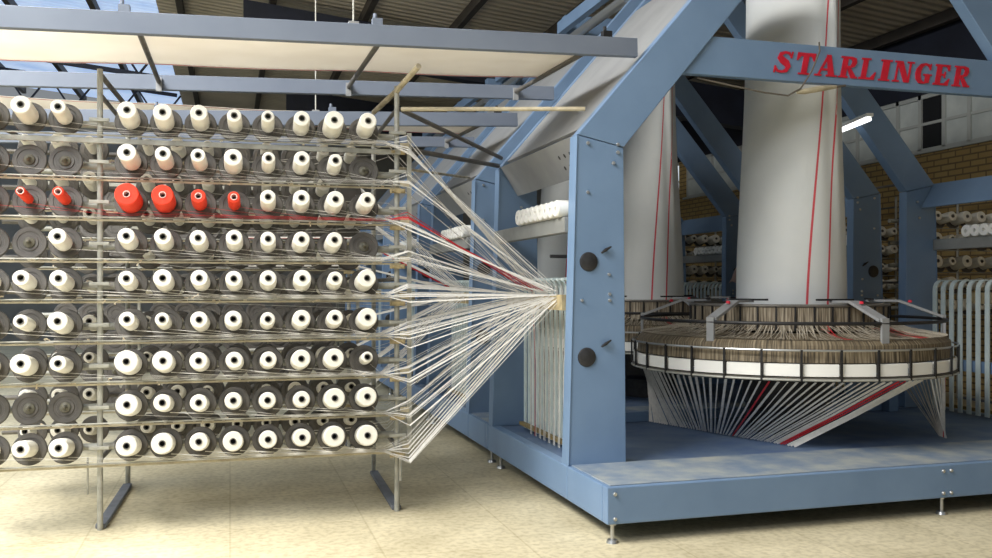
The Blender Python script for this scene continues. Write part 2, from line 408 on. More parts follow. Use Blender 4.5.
# base
MB().box((2.03, Y0-.635, .113), (6.47, Y0-.56, .323)).build('front_beam', M['paint'], loom, .006)
for s in (-1, 1):
    xa, xb = sorted((mx(2.03, s), mx(2.11, s)))
    MB().box((xa, Y0-.558, .113), (xb, Y0-.006, .323)).build('side_beam', M['paint'], loom, .006)
    MB().box((xa, Y0, .113), (xb, Y0+1.80, .323)).build('side_beam', M['paint'], loom, .006)
    MB().box((xa+.012, Y0-.56, .12), (xb-.012, Y0+1.78, .316)).build('joint_plate', M['paintd'], loom)
MB().box((2.12, Y0+1.72, .113), (6.38, Y0+1.80, .313)).build('back_beam', M['paint'], loom, .006)
MB().box((2.06, Y0-.60, .322), (6.44, Y0+.0, .330)).build('tread_plate', M['tread'], loom, .003)
MB().box((2.11, Y0+.005, .305), (6.39, Y0+1.72, .318)).build('floor_plate', M['plate'], loom)
for x in (2.08, 4.36, 6.42):
    f = MB(); f.tube([(x, Y0-.59, .018), (x, Y0-.59, .113)], .011, 10); f.lathe([(0,.02),(.03,.018),(.036,0)], 16, Matrix.Translation((x, Y0-.59, 0)))
    f.tube([(x, Y0-.59, .098), (x, Y0-.59, .113)], .02, 6)
    f.build('adjustable_foot', M['chrome'], loom)
for x in (2.08, 6.42):
    f = MB(); f.tube([(x, Y0+1.6, .018), (x, Y0+1.6, .113)], .011, 10); f.lathe([(0,.02),(.03,.018),(.036,0)], 16, Matrix.Translation((x, Y0+1.6, 0)))
    f.build('adjustable_foot', M['chrome'], loom)
for x, z in ((2.075,.285),(2.075,.145),(4.33,.285),(4.39,.285),(4.33,.145),(4.39,.145)): bolt(loom, x, Y0-.635, z)

# gates
for yg in (0, 1.70):
    for s in (-1, 1):
        p = lambda q: [(mx(x, s), z) for x, z in q]
        yy = Y0 + yg
        col = MB().prism(p([(2.042,.32),(2.436,.32),(2.419,2.343),(2.099,2.410)]), yy, yy+.1)
        col.build('column', M['paint'], loom, .005)
        MB().prism(p([(2.036,.32),(2.046,.32),(2.104,2.405),(2.094,2.41)]), yy-.006, yy+.108).build('column_flange', M['paint'], loom, .003)
        leg = MB().prism(p([(2.100,2.414),(2.420,2.347),(4.09,4.33),(3.77,4.33)]), yy-.004, yy+.096)
        leg.build('angled_leg', M['paint'], loom, .005)
        for (x, z) in ((2.17,2.36),(2.375,2.36),(2.375,2.31),(2.345,2.24)) if yg == 0 else ((2.30,2.25),(2.28,2.10)):
            bolt(loom, mx(x, s), yy - .004, z)
        if yg == 0:
            for (x, z) in ((2.17,2.05),(2.13,1.365),(2.32,1.405),(2.32,1.365),(2.315,1.53)): bolt(loom, mx(x, s), yy, z, .011)
    if yg == 0:
        cb = MB().box((2.74, Y0+yg+.02, 2.855), (5.76, Y0+yg+.08, 3.115)).build('crossbeam', M['paint'], loom, .005)
        lettering('STARLINGER', 3.525, 5.185, 2.905, 3.055, Y0 + .013, cb)
    MB().box((3.6, Y0+yg-.01, 4.25), (4.9, Y0+yg+.11, 4.5)).build('top_beam', M['paint'], loom, .005)
for s in (-1, 1):
    # round knobs with their little handles on the front column
    for z, t in ((1.61, 0), (1.005, .3)):
        kx = mx(2.178 if z > 1.3 else 2.165, s)
        k = MB(); k.lathe([(0,.016),(.045,.016),(.058,.010),(.062,0)], 24, Matrix.Translation((kx, Y0, z)) @ Matrix.Rotation(R(90), 4, 'X'))
        ko = k.build('round_knob', M['hole'], loom)
    for z in (1.685, 1.09):
        kx = mx(2.29, s)
        h = MB().tube([(kx-.032, Y0-.018, z-.02), (kx-.004, Y0-.022, z), (kx+.034, Y0-.02, z+.022)], [.006,.011,.005], 8)
        h.tube([(kx, Y0, z), (kx, Y0-.02, z)], .008, 8)
        h.build('latch_handle', M['black'], loom)
    q = lambda x: mx(x, s)
    # sloped cover sheet between the legs, perforated side plate, guide rail
    c = MB().add([(q(2.16),Y0+.1,2.47),(q(3.30),Y0+.1,3.79),(q(3.30),Y0+1.69,3.79),(q(2.16),Y0+1.69,2.47),
                  (q(2.175),Y0+.1,2.455),(q(3.315),Y0+.1,3.775),(q(3.315),Y0+1.69,3.775),(q(2.175),Y0+1.69,2.455)],
                 [(0,1,2,3),(7,6,5,4),(0,4,5,1),(1,5,6,2),(2,6,7,3),(3,7,4,0)])
    if s < 0: c.build('cover_sheet', M['sheet'], loom)
    sp = MB().prism([(q(2.105),2.42),(q(2.12),2.425),(q(2.265),2.195),(q(2.25),2.19)], Y0+.1, Y0+1.69)
    for i in range(4):
        for j in range(2):
            yh, t = Y0+.18+i*.10, .38+j*.3
            x, z = 2.105+.145*t-.0008, 2.42-.23*t-.0006
            nrm = Vector((-.846*(-s if s < 0 else -1) , 0, -.533)).normalized() if s < 0 else Vector((.846, 0, -.533))
            sp.lathe([(0,0),(.016,0)], 10, Matrix.Translation((q(x), yh, z)) @ nrm.to_track_quat('Z','Y').to_matrix().to_4x4(), 1)
    sp.build('perforated_plate', [M['sheet'] if s < 0 else M['paint'], M['black']], loom)
    xa, xb = sorted((q(2.05), q(2.12)))
    MB().box((xa, Y0+.1, 1.80), (xb, Y0+1.70, 1.90)).build('guide_rail', M['railgrey'], loom, .004)
    for i in range(9 if s < 0 else 12):
        y = Y0 + .17 + i * .1
        e = MB(); e.lathe([(.016,-.07),(.05,-.07),(.056,-.062),(.056,.062),(.05,.07),(.016,.07)], 16, Matrix.Translation((q(2.085), y, 1.956)) @ Matrix.Rotation(R(90), 4, 'Y'), closed=True)
        e.lathe([(0,-.03),(.0155,-.03)], 12, Matrix.Translation((q(2.085), y, 1.956)) @ Matrix.Rotation(R(90), 4, 'Y'), 1)
        e.lathe([(0,.03),(.0155,.03)], 12, Matrix.Translation((q(2.085), y, 1.956)) @ Matrix.Rotation(R(90), 4, 'Y'), 1)
        e.build('eyelet', [M['plastic'], M['black']], loom)
    for i in range(14):
        y = Y0 + .22 + i * .1
        pts = [(2.26,.33),(2.26,1.42)] + [(2.26 - .07*(1-math.cos(a)), 1.42 + .09*math.sin(a)) for a in (R(20),R(45),R(70),R(90))] + [(2.12,1.50)]
        MB().ribbon([(q(x), y, z) for x, z in pts], .046, .012).build('tension_arm', M['arm'], loom)
    xa, xb = sorted((q(2.20), q(2.235)))
    if s > 0: MB().box((xa, Y0+.1, .70), (xb, Y0+1.70, .80)).build('lower_rail', M['paint'], loom, .004)
    MB().box((xa, Y0+.15, .36), (xb, Y0+1.5, .385)).build('stop_bar', M['brass'], loom)
    xa, xb = sorted((q(2.04), q(2.075)))
    MB().box((xa, Y0+.115, 1.30), (xb, Y0+1.3, 1.40)).build('guide_comb', M['beige'], loom)
    MB().box((min(q(3.5),q(3.58)), Y0+.1, 4.27), (max(q(3.5),q(3.58)), Y0+1.69, 4.4)).build('top_side_beam', M['paint'], loom, .004)
    MB().tube([(q(3.62), Y0+.1, 4.2), (q(3.62), Y0+1.69, 4.2)], .05, 16).build('top_roller', M['chrome'], loom)
    MB().box((q(2.73)-.05, Y0+1.5, .32), (q(2.73)+.05, Y0+1.6, .84)).build('support_post', M['paint'], loom, .004)
MB().box((2.6, Y0+1.6, .32), (5.9, Y0+1.68, .40)).build('cross_tie', M['paint'], loom, .004)
p = MB(); p.lathe([(.012,.02),(.075,.02),(.085,.012),(.085,-.012),(.075,-.02),(.012,-.02)], 20, Matrix.Translation((2.35, Y0+.5, 1.66)) @ Matrix.Rotation(R(90), 4, 'Y'), closed=True)
p.tube([(2.1, Y0+.5, 1.66), (2.45, Y0+.5, 1.66)], .012, 8)
p.build('pulley', M['hole'], loom)
tag(loom, 'blue-grey steel loom frame nearest the camera, red maker lettering on its crossbeam', 'loom', 'circular looms in a row')

# ---- weaving ring
YR = Y0 + .87; XR = 4.22
ring = empty('weaving_ring', (XR, YR, .8)); cz = Matrix.Translation((XR, YR, 0))
MB().lathe([(1.10,.826),(1.27,.826),(1.275,.85),(1.10,.85)], 96, cz, closed=True).build('lower_ring', M['darkpipe'], ring)
NS = 30
for i in range(NS):
    a0 = 2*math.pi*(i+.04)/NS; a1 = 2*math.pi*(i+.96)/NS
    MB().lathe([(1.255,.856),(1.268,.858),(1.268,.936),(1.255,.94)], 5, cz, closed=True, a0=a0, a1=a1).build('guard_segment', M['plastic'], ring)
    a = 2*math.pi*i/NS
    c, s_ = math.cos(a), math.sin(a)
    MB().bar((XR+1.283*c, YR+1.283*s_, .828), (XR+1.283*c, YR+1.283*s_, 1.035), .014, .016, up=(-s_, c, 0)).build('post', M['black'], ring)
MB().ring((XR, YR, 1.03), 1.278, .007, 96).build('rim_rod', M['chrome'], ring)
MB().ring((XR, YR, .835), 1.282, .008, 96).build('rim_rod', M['galv'], ring)
hb = empty('heald_hub', (XR, YR, .8)); C.objects.unlink(hb); bpy.data.objects.remove(hb)
MB().lathe([(1.19,.945),(1.235,.945),(1.225,1.06),(1.19,1.09),(1.17,1.09)], 96, cz, closed=True).build('heald_band', M['heald'], ring)
MB().ring((XR, YR, 1.205), 1.2, .012, 96).build('support_hoop', M['black'], ring)
MB().lathe([(.77,1.135),(.785,1.135),(.785,1.31),(.77,1.31)], 96, cz, closed=True).build('reed_drum', M['reed'], ring)
MB().ring((XR, YR, 1.315), .785, .012, 96).build('reed_rim', M['darkpipe'], ring)
for i in range(36):
    a = 2*math.pi*i/36; c, s_ = math.cos(a), math.sin(a)
    MB().bar((XR+.792*c, YR+.792*s_, 1.14), (XR+.792*c, YR+.792*s_, 1.31), .012, .012, up=(-s_, c, 0)).build('reed_bar', M['black'], ring)
MB().lathe([(.46,1.26),(.77,1.30),(.77,1.29),(.46,1.25)], 64, cz, closed=True).build('inner_plate', M['darkpipe'], ring)
MB().lathe([(0,.32),(.30,.32),(.30,.5),(.36,.55),(.36,.835),(0,.835)], 48, cz).build('drive_housing', M['hole'], ring)
MB().lathe([(.6,1.05),(.85,1.05),(.85,.84),(.6,.84)], 48, cz, closed=True).build('cam_drum', M['darkpipe'], ring)
# the warp: hundreds of tapes from the heald band in to the reed
w = MB(); wr_ = MB()
for i in range(420):
    a = 2*math.pi*(i+random.uniform(-.3,.3))/420; b = a + random.uniform(-.05,.05)
    r1, z1 = .80, random.choice((1.155, 1.175, 1.20))
    tgt = wr_ if 254 < math.degrees(a) % 360 < 258 or 285 < math.degrees(a) % 360 < 291 else w
    tgt.ribbon([(XR+1.205*math.cos(a), YR+1.205*math.sin(a), 1.10), (XR+1.0*math.cos(a*.5+b*.5), YR+1.0*math.sin(a*.5+b*.5), random.uniform(1.10,1.135)), (XR+r1*math.cos(b), YR+r1*math.sin(b), z1)], .006, .001, side=(-math.sin(a), math.cos(a), 0))
M['dustytape'] = mat('dusty_warp_tape', rgb(196,188,172), rgb(150,140,122), 9, .6)
tag(w.build('warp_sheet', M['dustytape'], ring), kind='stuff')
tag(wr_.build('red_warp_sheet', M['redtape'], ring), kind='stuff')
MB().lathe([(1.19,1.075),(.79,1.12),(.79,1.11),(1.19,1.06)], 96, cz, closed=True).build('lint_tray', M['heald'], ring)
# six grey arms bridging from the reed rim to the hoop
for k in range(6):
    a = R(-91 + 60 * k); c, s_ = math.cos(a), math.sin(a)
    P = lambda r, z, t=0: (XR + r*c - t*s_, YR + r*s_ + t*c, z)
    b = MB()
    b.bar(P(.62,1.345), P(.86,1.345), .07, .016)
    b.bar(P(.86,1.345), P(1.19,1.225), .085, .02)
    arm = b.build('bridge_arm', M['sheet'], ring)
    MB().bar(P(1.20,1.07), P(1.20,1.24), .06, .02, up=(c, s_, 0)).build('arm_post', M['sheet'], ring)
    MB().bar(P(.64,1.357,-.16), P(.64,1.357,.16), .03, .014).build('arm_bar', M['black'], ring)
    MB().lathe([(0,.02),(.014,.018),(.016,0)], 10, Matrix.Translation(P(.95,1.332))).build('arm_knob', M['letter'], ring)
ring.scale = (.945, .945, 1)
tag(ring, 'round weaving head of the nearest loom, dusty reed and white rim segments', 'weaving ring', 'weaving rings')

# ---- woven tubes
def fabric_tube(y, label, seed, xo=.005, sc=.965):
    rnd = random.Random(seed); ph = rnd.uniform(0, 6)
    mb = MB(); n = 96; rows = 30
    for j in range(rows):
        t = j / (rows - 1); z = 1.27 + 2.93 * t
        k = min(1, t * 1.15); k = k * k * (3 - 2*k)
        ax = .434 + (.235 - .434) * k; ay = .434 + (.55 - .434) * k
        for i in range(n):
            a = 2*math.pi*i/n
            f = 1 + .012*math.sin(3*a + ph + 2.2*t) * math.sin(math.pi*t) + .05*k*math.exp(-((((a - R(262) - .7*(1-t)) + math.pi) % (2*math.pi) - math.pi)/.10)**2) - .03*math.sin(math.pi*t)*math.exp(-((((a - R(250) - .7*(1-t)) + math.pi) % (2*math.pi) - math.pi)/.16)**2)
            mb.v.append(Vector((XC+xo + sc*ax*f*math.cos(a), y + sc*ay*f*math.sin(a), z)))
    red = {round(n*(264.5/360)) , round(n*(284/360)), round(n*(200/360))}
    for j in range(rows - 1):
        for i in range(n):
            mb.f.append([j*n+i, j*n+(i+1) % n, (j+1)*n+(i+1) % n, (j+1)*n+i]); mb.m.append(0); mb.sm.append(True)
    # woven-in red stripes: narrow bands in the cloth's own surface
    for ad in (251, 274):
        a = R(ad)
        vs = []
        for j in range(rows):
            for da in (-.021, .021):
                aa = a + da + R(13)*j/(rows-1)
                i0 = aa/(2*math.pi)*n; i = int(i0) % n; fr = i0 - int(i0)
                p = mb.v[j*n+i].lerp(mb.v[j*n+(i+1) % n], fr)
                out = (p - Vector((XC+xo, y, p.z))).normalized()
                vs.append(p + out*.0015)
        mb.add(vs, [(2*j, 2*j+1, 2*j+3, 2*j+2) for j in range(rows-1)], 1, True)
    o = mb.build('woven_fabric_tube', [M['tubecloth'], M['stripe']], sharp=80)
    tag(o, label, 'fabric', 'woven tubes above the looms')
fabric_tube(YR, 'tall white woven tube with red stripes rising from the nearest weaving ring', 1)
fabric_tube(YR + PITCH, 'white woven tube of the second loom, just past the near blue column', 2, -.05, .88)
fabric_tube(YR + 2*PITCH, 'white woven tube of the third loom, between two blue columns', 3, -.05, .88)

# ---- warp tapes up from the base to the ring
def warp(i, n, side, red=False):
    t = i / (n - 1)
    if side < 0:
        a = R(-72 - 150 * t); fx = 3.80 - .45 * t; fy = YR - .70 + 1.35 * t
    else:
        a = R(-66 + 75 * t); fx = 5.09 + .03 * t; fy = YR - .72 + .10 * t
    top = Vector((XR + 1.12*math.cos(a), YR + 1.12*math.sin(a), .812))
    if side < 0: fy += random.uniform(-.006, .006)
    bot = Vector((fx, fy, .330))
    w = random.uniform(.008, .020) if side < 0 else random.uniform(.007, .011)
    o = MB().ribbon([bot, bot.lerp(top, .5) + Vector((random.uniform(-.008,.008), 0, -.01)), top], w, .0012, side=(.82, -.35, 0)).build('warp_tape', M['redtape'] if red else M['tape'])
    sd = 'front fan of tapes' if side < 0 else 'far-side fan of tapes'
    if red: tag(o, 'red warp tape in the ' + sd + ' under the nearest weaving ring', 'tape', 'red warp tapes, ' + sd)
    else: tag(o, 'white warp tape in the ' + sd + ' under the nearest weaving ring', 'tape', 'white warp tapes, ' + sd)
for i in range(50): warp(i, 50, -1, i in (3, 4, 19))
for i in range(22): warp(i, 22, 1, i in (6, 7, 8))

# ---- further looms of the row
words_ = ['second', 'third', 'fourth', 'fifth']
for k in range(1, 5):
    lk = copy_tree(loom, None, ('crossbeam',)); lk.location = (XC, Y0 + PITCH*k, 0)
    lk['label'] = 'blue-grey loom frame standing %s in the row, behind the nearest loom' % words_[k-1]
    if k <= 2:
        rk = copy_tree(ring); rk.location = (XR, YR + PITCH*k, .8)
        rk['label'] = 'weaving head of the %s loom, mostly hidden behind the nearest one' % words_[k-1]

# ------------------------------------------------------------------ overhead take-off rails and cloth
def takeoff(ya, yb, zl, zr, zl2, zr2, cloth, label, clabel, lift=0.0):
    root = empty('take_off_rack', (-2.4, ya, 0))
    xe = lambda z: 2.10 + (z - .07 - 2.414)*.872 - .022
    MB().bar((-2.4, ya, zl), (xe(zr), ya, zr), .05, .12).build('rail', M['rack'], root, .004)
    MB().bar((-2.4, yb, zl2), (xe(zr2), yb, zr2), .05, .11).build('rail', M['rack'], root, .004)
    def zz(x, y):
        t = (x + 2.4) / 5.0; f = (y - ya) / (yb - ya)
        return (zl*(1-t) + zr*t) * (1-f) + (zl2*(1-t) + zr2*t) * f
    for x in (-1.9, -.5, .88, 2.24):
        MB().tube([(x, ya+.03, zz(x, ya)+.0), (x, yb-.03, zz(x, yb)+.0)], .017, 12).build('cross_roller', M['darkpipe'], root)
        MB().box((x-.02, yb-.05, zz(x, yb)-.07), (x+.02, yb-.026, zz(x, yb)+.03)).build('roller_bracket', M['sheet'], root)
    for x in (-.56, .84, 2.32):
        b = MB().box((x-.03, ya-.024, zz(x, ya)+.06), (x+.03, ya+.024, zz(x, ya)+.10)).tube([(x-.012, ya, zz(x, ya)+.10), (x-.012, ya, zz(x, ya)+.13)], .012, 8)
        b.build('clamp', M['black'] if x > 2 else M['rack'], root)
    for x in (-2.0, .70):
        MB().tube([(x, ya, zz(x, ya)+.06), (x, ya, roofz(x)-.02)], .006, 8).build('hanger_rod', M['galv'], root)
        MB().box((x-.03, ya-.02, zz(x, ya)+.058), (x+.03, ya+.02, zz(x, ya)+.075)).build('hanger_plate', M['sheet'], root)
    for y, z in ((ya, zl), (yb, zl2)):
        MB().box((-2.43, y-.03, 0), (-2.37, y+.03, z-.05)).build('post', M['rack'], root, .004)
    tag(root, label, 'rack', 'take-off racks')
    if cloth:
        mb = MB(); nx, ny = 24, 10; y0, y1 = cloth
        for i in range(nx+1):
            x = -2.3 + (2.25+2.3)*i/nx
            for j in range(ny+1):
                y = y0 + (y1-y0)*j/ny
                mb.v.append(Vector((x, y, zz(x, y) + lift*(2.25-x)/4 + .027 - .012*abs(math.sin((x+.5)*math.pi/1.38)))))
        for k in range(3):                      # wraps over the end roller
            a = R(30 + 30*k)
            for j in range(ny+1):
                y = y0 + (y1-y0)*j/ny
                mb.v.append(Vector((2.25 + .027*math.sin(a), y, zz(2.25, y) + .027*math.cos(a))))
        for i in range(nx+3):
            for j in range(ny):
                a = i*(ny+1)+j
                mb.f.append([a, a+1, a+ny+2, a+ny+1]); mb.m.append(1 if False else 0); mb.sm.append(True)
        b = len(mb.v)
        for yy in (y1 - .03, y0 + .03):         # red line near the selvedge
            vs = []
            for i in range(nx+1):
                x = -2.3 + 4.55*i/nx
                for d in (-.004, .004): vs.append((x, yy+d, zz(x, yy) + lift*(2.25-x)/4 + .0235 - .012*abs(math.sin((x+.5)*math.pi/1.38))))
            mb.add(vs, [(2*i, 2*i+1, 2*i+3, 2*i+2) for i in range(nx)], 1)
        o = mb.build('fabric_web', [M['cloth'], M['stripe']], sharp=80)
        md = o.modifiers.new('thickness', 'SOLIDIFY'); md.thickness = .002
        tag(o, clabel, 'fabric', 'fabric webs on the take-off racks')
takeoff(5.345, 7.05, 2.85, 3.0, 2.885, 3.06, (5.48, 6.52), 'long blue-grey overhead rack above the near bobbin creel', 'white fabric web lying flat on the overhead rack nearest the camera')
takeoff(5.345+PITCH, 7.05+PITCH, 2.74, 2.97, 2.86, 3.03, (5.48+PITCH, 6.52+PITCH), 'blue-grey overhead rack behind the near rack, serving the second loom', 'white fabric web on the second overhead rack further back', .16)

# ------------------------------------------------------------------ bobbins and creels
TILT = R(8.8)
def bobbin_meshes():
    cache = {}
    def get(r, colour):
        r = round(r, 3)
        if (r, colour) not in cache:
            # local frame: +z points out of the spindle towards the free end; z=0 is the free end
            wm = MB(); L = .20
            wm.lathe([(.0205,-.0005),(r-.006,0),(r-.001,-.004),(r,-.010),(r+.002,-.1),(r+.001,-L+.006),(r-.004,-L),(.0205,-L)], 28, closed=True)
            ob = wm.build('winding', M[colour]); cache[(r, colour)] = ob.data; bpy.data.objects.remove(ob)
        return cache[(r, colour)]
    return get
get_winding = bobbin_meshes()
def core_mesh(m):
    c = MB(); c.lathe([(.0155,.004),(.020,.004),(.020,-.205),(.0155,-.205)], 20, closed=True)
    c.lathe([(0,-.06),(.0153,-.06)], 16, mi=1)
    ob = c.build('core_tube', [m, M['black']]); me = ob.data; bpy.data.objects.remove(ob); return me
CORE = core_mesh(M['core']); PCORE = core_mesh(M['pinkcore'])
def disc_mesh(empty_hub):
    d = MB()
    d.lathe([(.0,-.008),(.03,-.008),(.034,-.004),(.048,-.004),(.05,-.010),(.066,-.010),(.068,-.005),(.09,-.005),(.095,-.010),(.095,-.022),(.088,-.026),(0,-.026)], 36)
    d.lathe([(.016,-.026),(.016,-.055)], 12)
    ob = d.build('spindle_disc', M['disc']); me = ob.data; bpy.data.objects.remove(ob); return me
DISC = disc_mesh(False)
def pin_mesh():
    d = MB(); d.lathe([(0,.05),(.007,.048),(.010,.03),(.016,.012),(.03,.004),(.034,-.0075),(0,-.0075)], 20)
    ob = d.build('spindle_nose', M['hub']); me = ob.data; bpy.data.objects.remove(ob); return me
PIN = pin_mesh()
def obj(name, me, parent, Mt=None):
    o = bpy.data.objects.new(name, me); C.objects.link(o); o.parent = parent
    if Mt is not None: o.matrix_local = Mt
    return o
def bobbin(Mw, r, colour, label, group):
    e = empty('tape_bobbin', (0,0,0)); e.matrix_world = Mw
    obj('winding', get_winding(r, colour), e); obj('core_tube', PCORE if colour == 'red' else CORE, e)
    tag(e, label, 'bobbin', group)
    return e
AX = Matrix.Rotation(R(90) - TILT, 4, 'X')         # local z -> (0,-cos,sin)

ORD = ['first','second','third','fourth','fifth','sixth','seventh','eighth']
ROWN = ['top row','second row down','third row down','fourth row down','middle row','fourth row up','third row up','second row up','bottom row']
ZT = [2.478, 2.229, 1.991, 1.743, 1.504, 1.259, 1.016, .769, .530]
UC = [-.585, -.386, -.192] + [.172 + .1994*i for i in range(8)]
# free-end widths as seen, per row: outer, L2, L1, then the eight of the main bay (0 = bare spindle)
SZ = [[17,19,15, 18.8,19,18,15,13.5,17,21,19],
      [16, 0, 0, 19,16,15,19,14,17,15,0],
      [14, 9,11, 24,22,15,12.5,16,18,19,18],
      [ 0, 0,17, 17,17.5,17,17,16,17.5,17.5,0],
      [17,16,17, 16,19,18,17,17.5,19,16,20],
      [16,14,19.5, 16,14.5,18,18,15.5,19,17.5,21],
      [18,20,16, 23.5,21,18.5,18,17,20,21,12],
      [ 0, 0, 0, 22,18,18,18,17.5,18,22,21],
      [18,17,19, 21,22,19,21,19,19,23,23]]
REDS = {(2,0),(2,1),(2,2),(2,3),(2,4),(2,5),(2,6)}
CREEL = Matrix.Translation((-.744, 5.82, 0)) @ Matrix.Rotation(R(-1.6), 4, 'Z')

def make_creel(loc, rz, cols, rows, label, x0, x1, group='bobbin creels', nose=None, rear=True, main=True):
    root = empty('bobbin_creel', loc, rz)
    # children are built in creel-local coordinates
    sub = lambda mb, name, m, bv=0: reparent(mb, name, m, root, bv)
    for u in (0, 1.78) if main else (x0+.1, x1):
        sub(MB().tube([(u,0,.0),(u,0,2.75)], .017, 12), 'upright', M['galv'])
        sub(MB().tube([(u,1.2,.0),(u,1.2,2.65)], .017, 12), 'upright', M['galv'])
        sub(MB().box((u-.03,.02,.003),(u+.03,1.18,.03)), 'foot_bar', M['foot'], .004)
        for z in (.42, 1.5, 2.6): sub(MB().tube([(u,.015,z),(u,1.185,z)], .014, 10), 'cross_pipe', M['darkpipe'])
    for z in rows:
        sub(MB().tube([(x0,.095,z-.047),(x1,.095,z-.047)], .022, 12), 'row_pipe', M['galv'])
        sub(MB().tube([(x0,-.045,z-.128),(x1+.02,-.045,z-.128)], .005, 8), 'guide_rod', M['galv'])
        if rear: sub(MB().tube([(x0,1.105,z-.087),(x1,1.105,z-.087)], .017, 10), 'row_pipe', M['darkpipe'])
    return root
def reparent(mb, name, m, root, bv=0):
    o = mb.build(name, m, None, bv); o.parent = root
    return o
creel = make_creel((-.744, 5.82, 0), R(-1.6), UC, ZT, None, -.80, 1.78)
# clutter at the uprights: bracket arms with eyes, guide strips, ties
for u in (0, 1.78):
    for z in ZT:
        if u: reparent(MB().bar((u-.03,-.02,z-.16),(u-.03,-.05,z-.158), .022, .018).bar((u+.03,-.02,z-.16),(u+.03,-.05,z-.158), .022, .018).bar((u-.05,-.03,z-.16),(u+.05,-.03,z-.16), .012, .03),
                 'bracket_arm', M['beige'], creel, .002)
        reparent(MB().bar((u-.055,-.03,z-.035),(u+.055,-.03,z-.035), .02, .02), 'clip', M['galv'], creel, .002)
reparent(MB().box((1.865,-.006,.40),(1.875,.034,2.45)).box((1.845,-.006,.40),(1.865,-.002,2.45)), 'eyelet_strip', M['galv'], creel)
for z in ZT:
    b = MB().box((1.80,-.01,z-.13),(1.86,.0,z-.095))
    reparent(b, 'strip_clip', M['oldpipe'], creel, .002)
reparent(MB().tube([(1.80,-.02,.2),(1.80,-.02,.44)], .010, 8), 'drop_rod', M['galv'], creel)
reparent(MB().tube([(-.065,-.02,.22),(-.065,-.02,.44)], .006, 8), 'drop_rod', M['galv'], creel)
reparent(MB().tube([(0,.02,2.72),(.10,1.15,2.62)], .016, 10), 'top_brace', M['darkpipe'], creel)
reparent(MB().tube([(1.70,.55,2.68),(1.78,-.02,2.72),(1.86,-.36,2.80)], .018, 10), 'top_brace', M['oldpipe'], creel)
reparent(MB().box((-.8,-.04,2.303),(1.80,-.025,2.334)), 'guide_bar', M['galv'], creel, .003)
for z in ZT[1:]: reparent(MB().box((-.8,-.036,z-.150),(1.80,-.028,z-.138)), 'guide_bar', M['oldpipe'], creel, .001)
# spindles
for bank, dv, dz in ((0, 0, 0), (1, .98, -.04)):
    for ri, z in enumerate(ZT):
        for ci, u in enumerate(UC):
            tip = Vector((u, -.2 + dv, z + dz))
            base = tip + Vector((0, math.cos(TILT), -math.sin(TILT))) * .207
            if bank == 0:
                d = obj('spindle_disc', DISC, creel, Matrix.Translation(base) @ AX)
                if SZ[ri][ci] == 0: obj('spindle_nose', PIN, d)
rb = MB()
for ri, z in enumerate(ZT):
    for u in UC:
        base = Vector((u, .78, z - .04)) + Vector((0, math.cos(TILT), -math.sin(TILT))) * .207
        rb.lathe([(0,-.006),(.06,-.006),(.064,-.003),(.09,-.005),(.095,-.010),(.095,-.022),(0,-.026)], 24, Matrix.Translation(base) @ AX)
ro = reparent(rb, 'rear_spindle_disc', M['disc'], creel); ro['kind'] = 'stuff'
tag(creel, 'tall steel bobbin creel nearest the camera, loaded with white and some red bobbins', 'creel', 'bobbin creels')

# bobbins on the near creel
rnd = random.Random(3)
front = []
for ri, z in enumerate(ZT):
    for ci, u in enumerate(UC):
        s = SZ[ri][ci]
        bay = 'narrow bay' if ci < 3 else 'wide bay'
        pos = ['cut-off column', 'outer column', 'inner column'][ci] if ci < 3 else ORD[ci-3] + ' from upright'
        if s:
            col = 'red' if (ri, ci) in REDS else 'white'
            adj = 'thick' if s >= 20 else 'slim' if s < 16 else 'medium'
            Mw = CREEL @ Matrix.Translation((u + rnd.uniform(-.004,.004), -.2, z + rnd.uniform(-.004,.004))) @ Matrix.Rotation(R(rnd.uniform(-1.2,1.2)), 4, 'Z') @ AX @ Matrix.Rotation(rnd.uniform(0,6), 4, 'Z')
            bobbin(Mw, max(s*.0028, .026), col, '%s %s tape bobbin, %s of %s, %s' % (adj, col, ROWN[ri], bay, pos), 'bobbins on the near creel, ' + ROWN[ri])
            front.append((ri, ci, u, z, max(s*.0028, .026), col))
        if rnd.random() < .9:
            Mw = CREEL @ Matrix.Translation((u, .78, z - .04)) @ AX
            bobbin(Mw, rnd.choice((.032,.036,.04,.046)), 'red' if (ri == 2 and ci in (3, 4) and False) else 'white', 'shaded white rear-bank bobbin, %s of %s, %s' % (ROWN[ri], bay, pos), 'bobbins on the rear bank, ' + ROWN[ri])

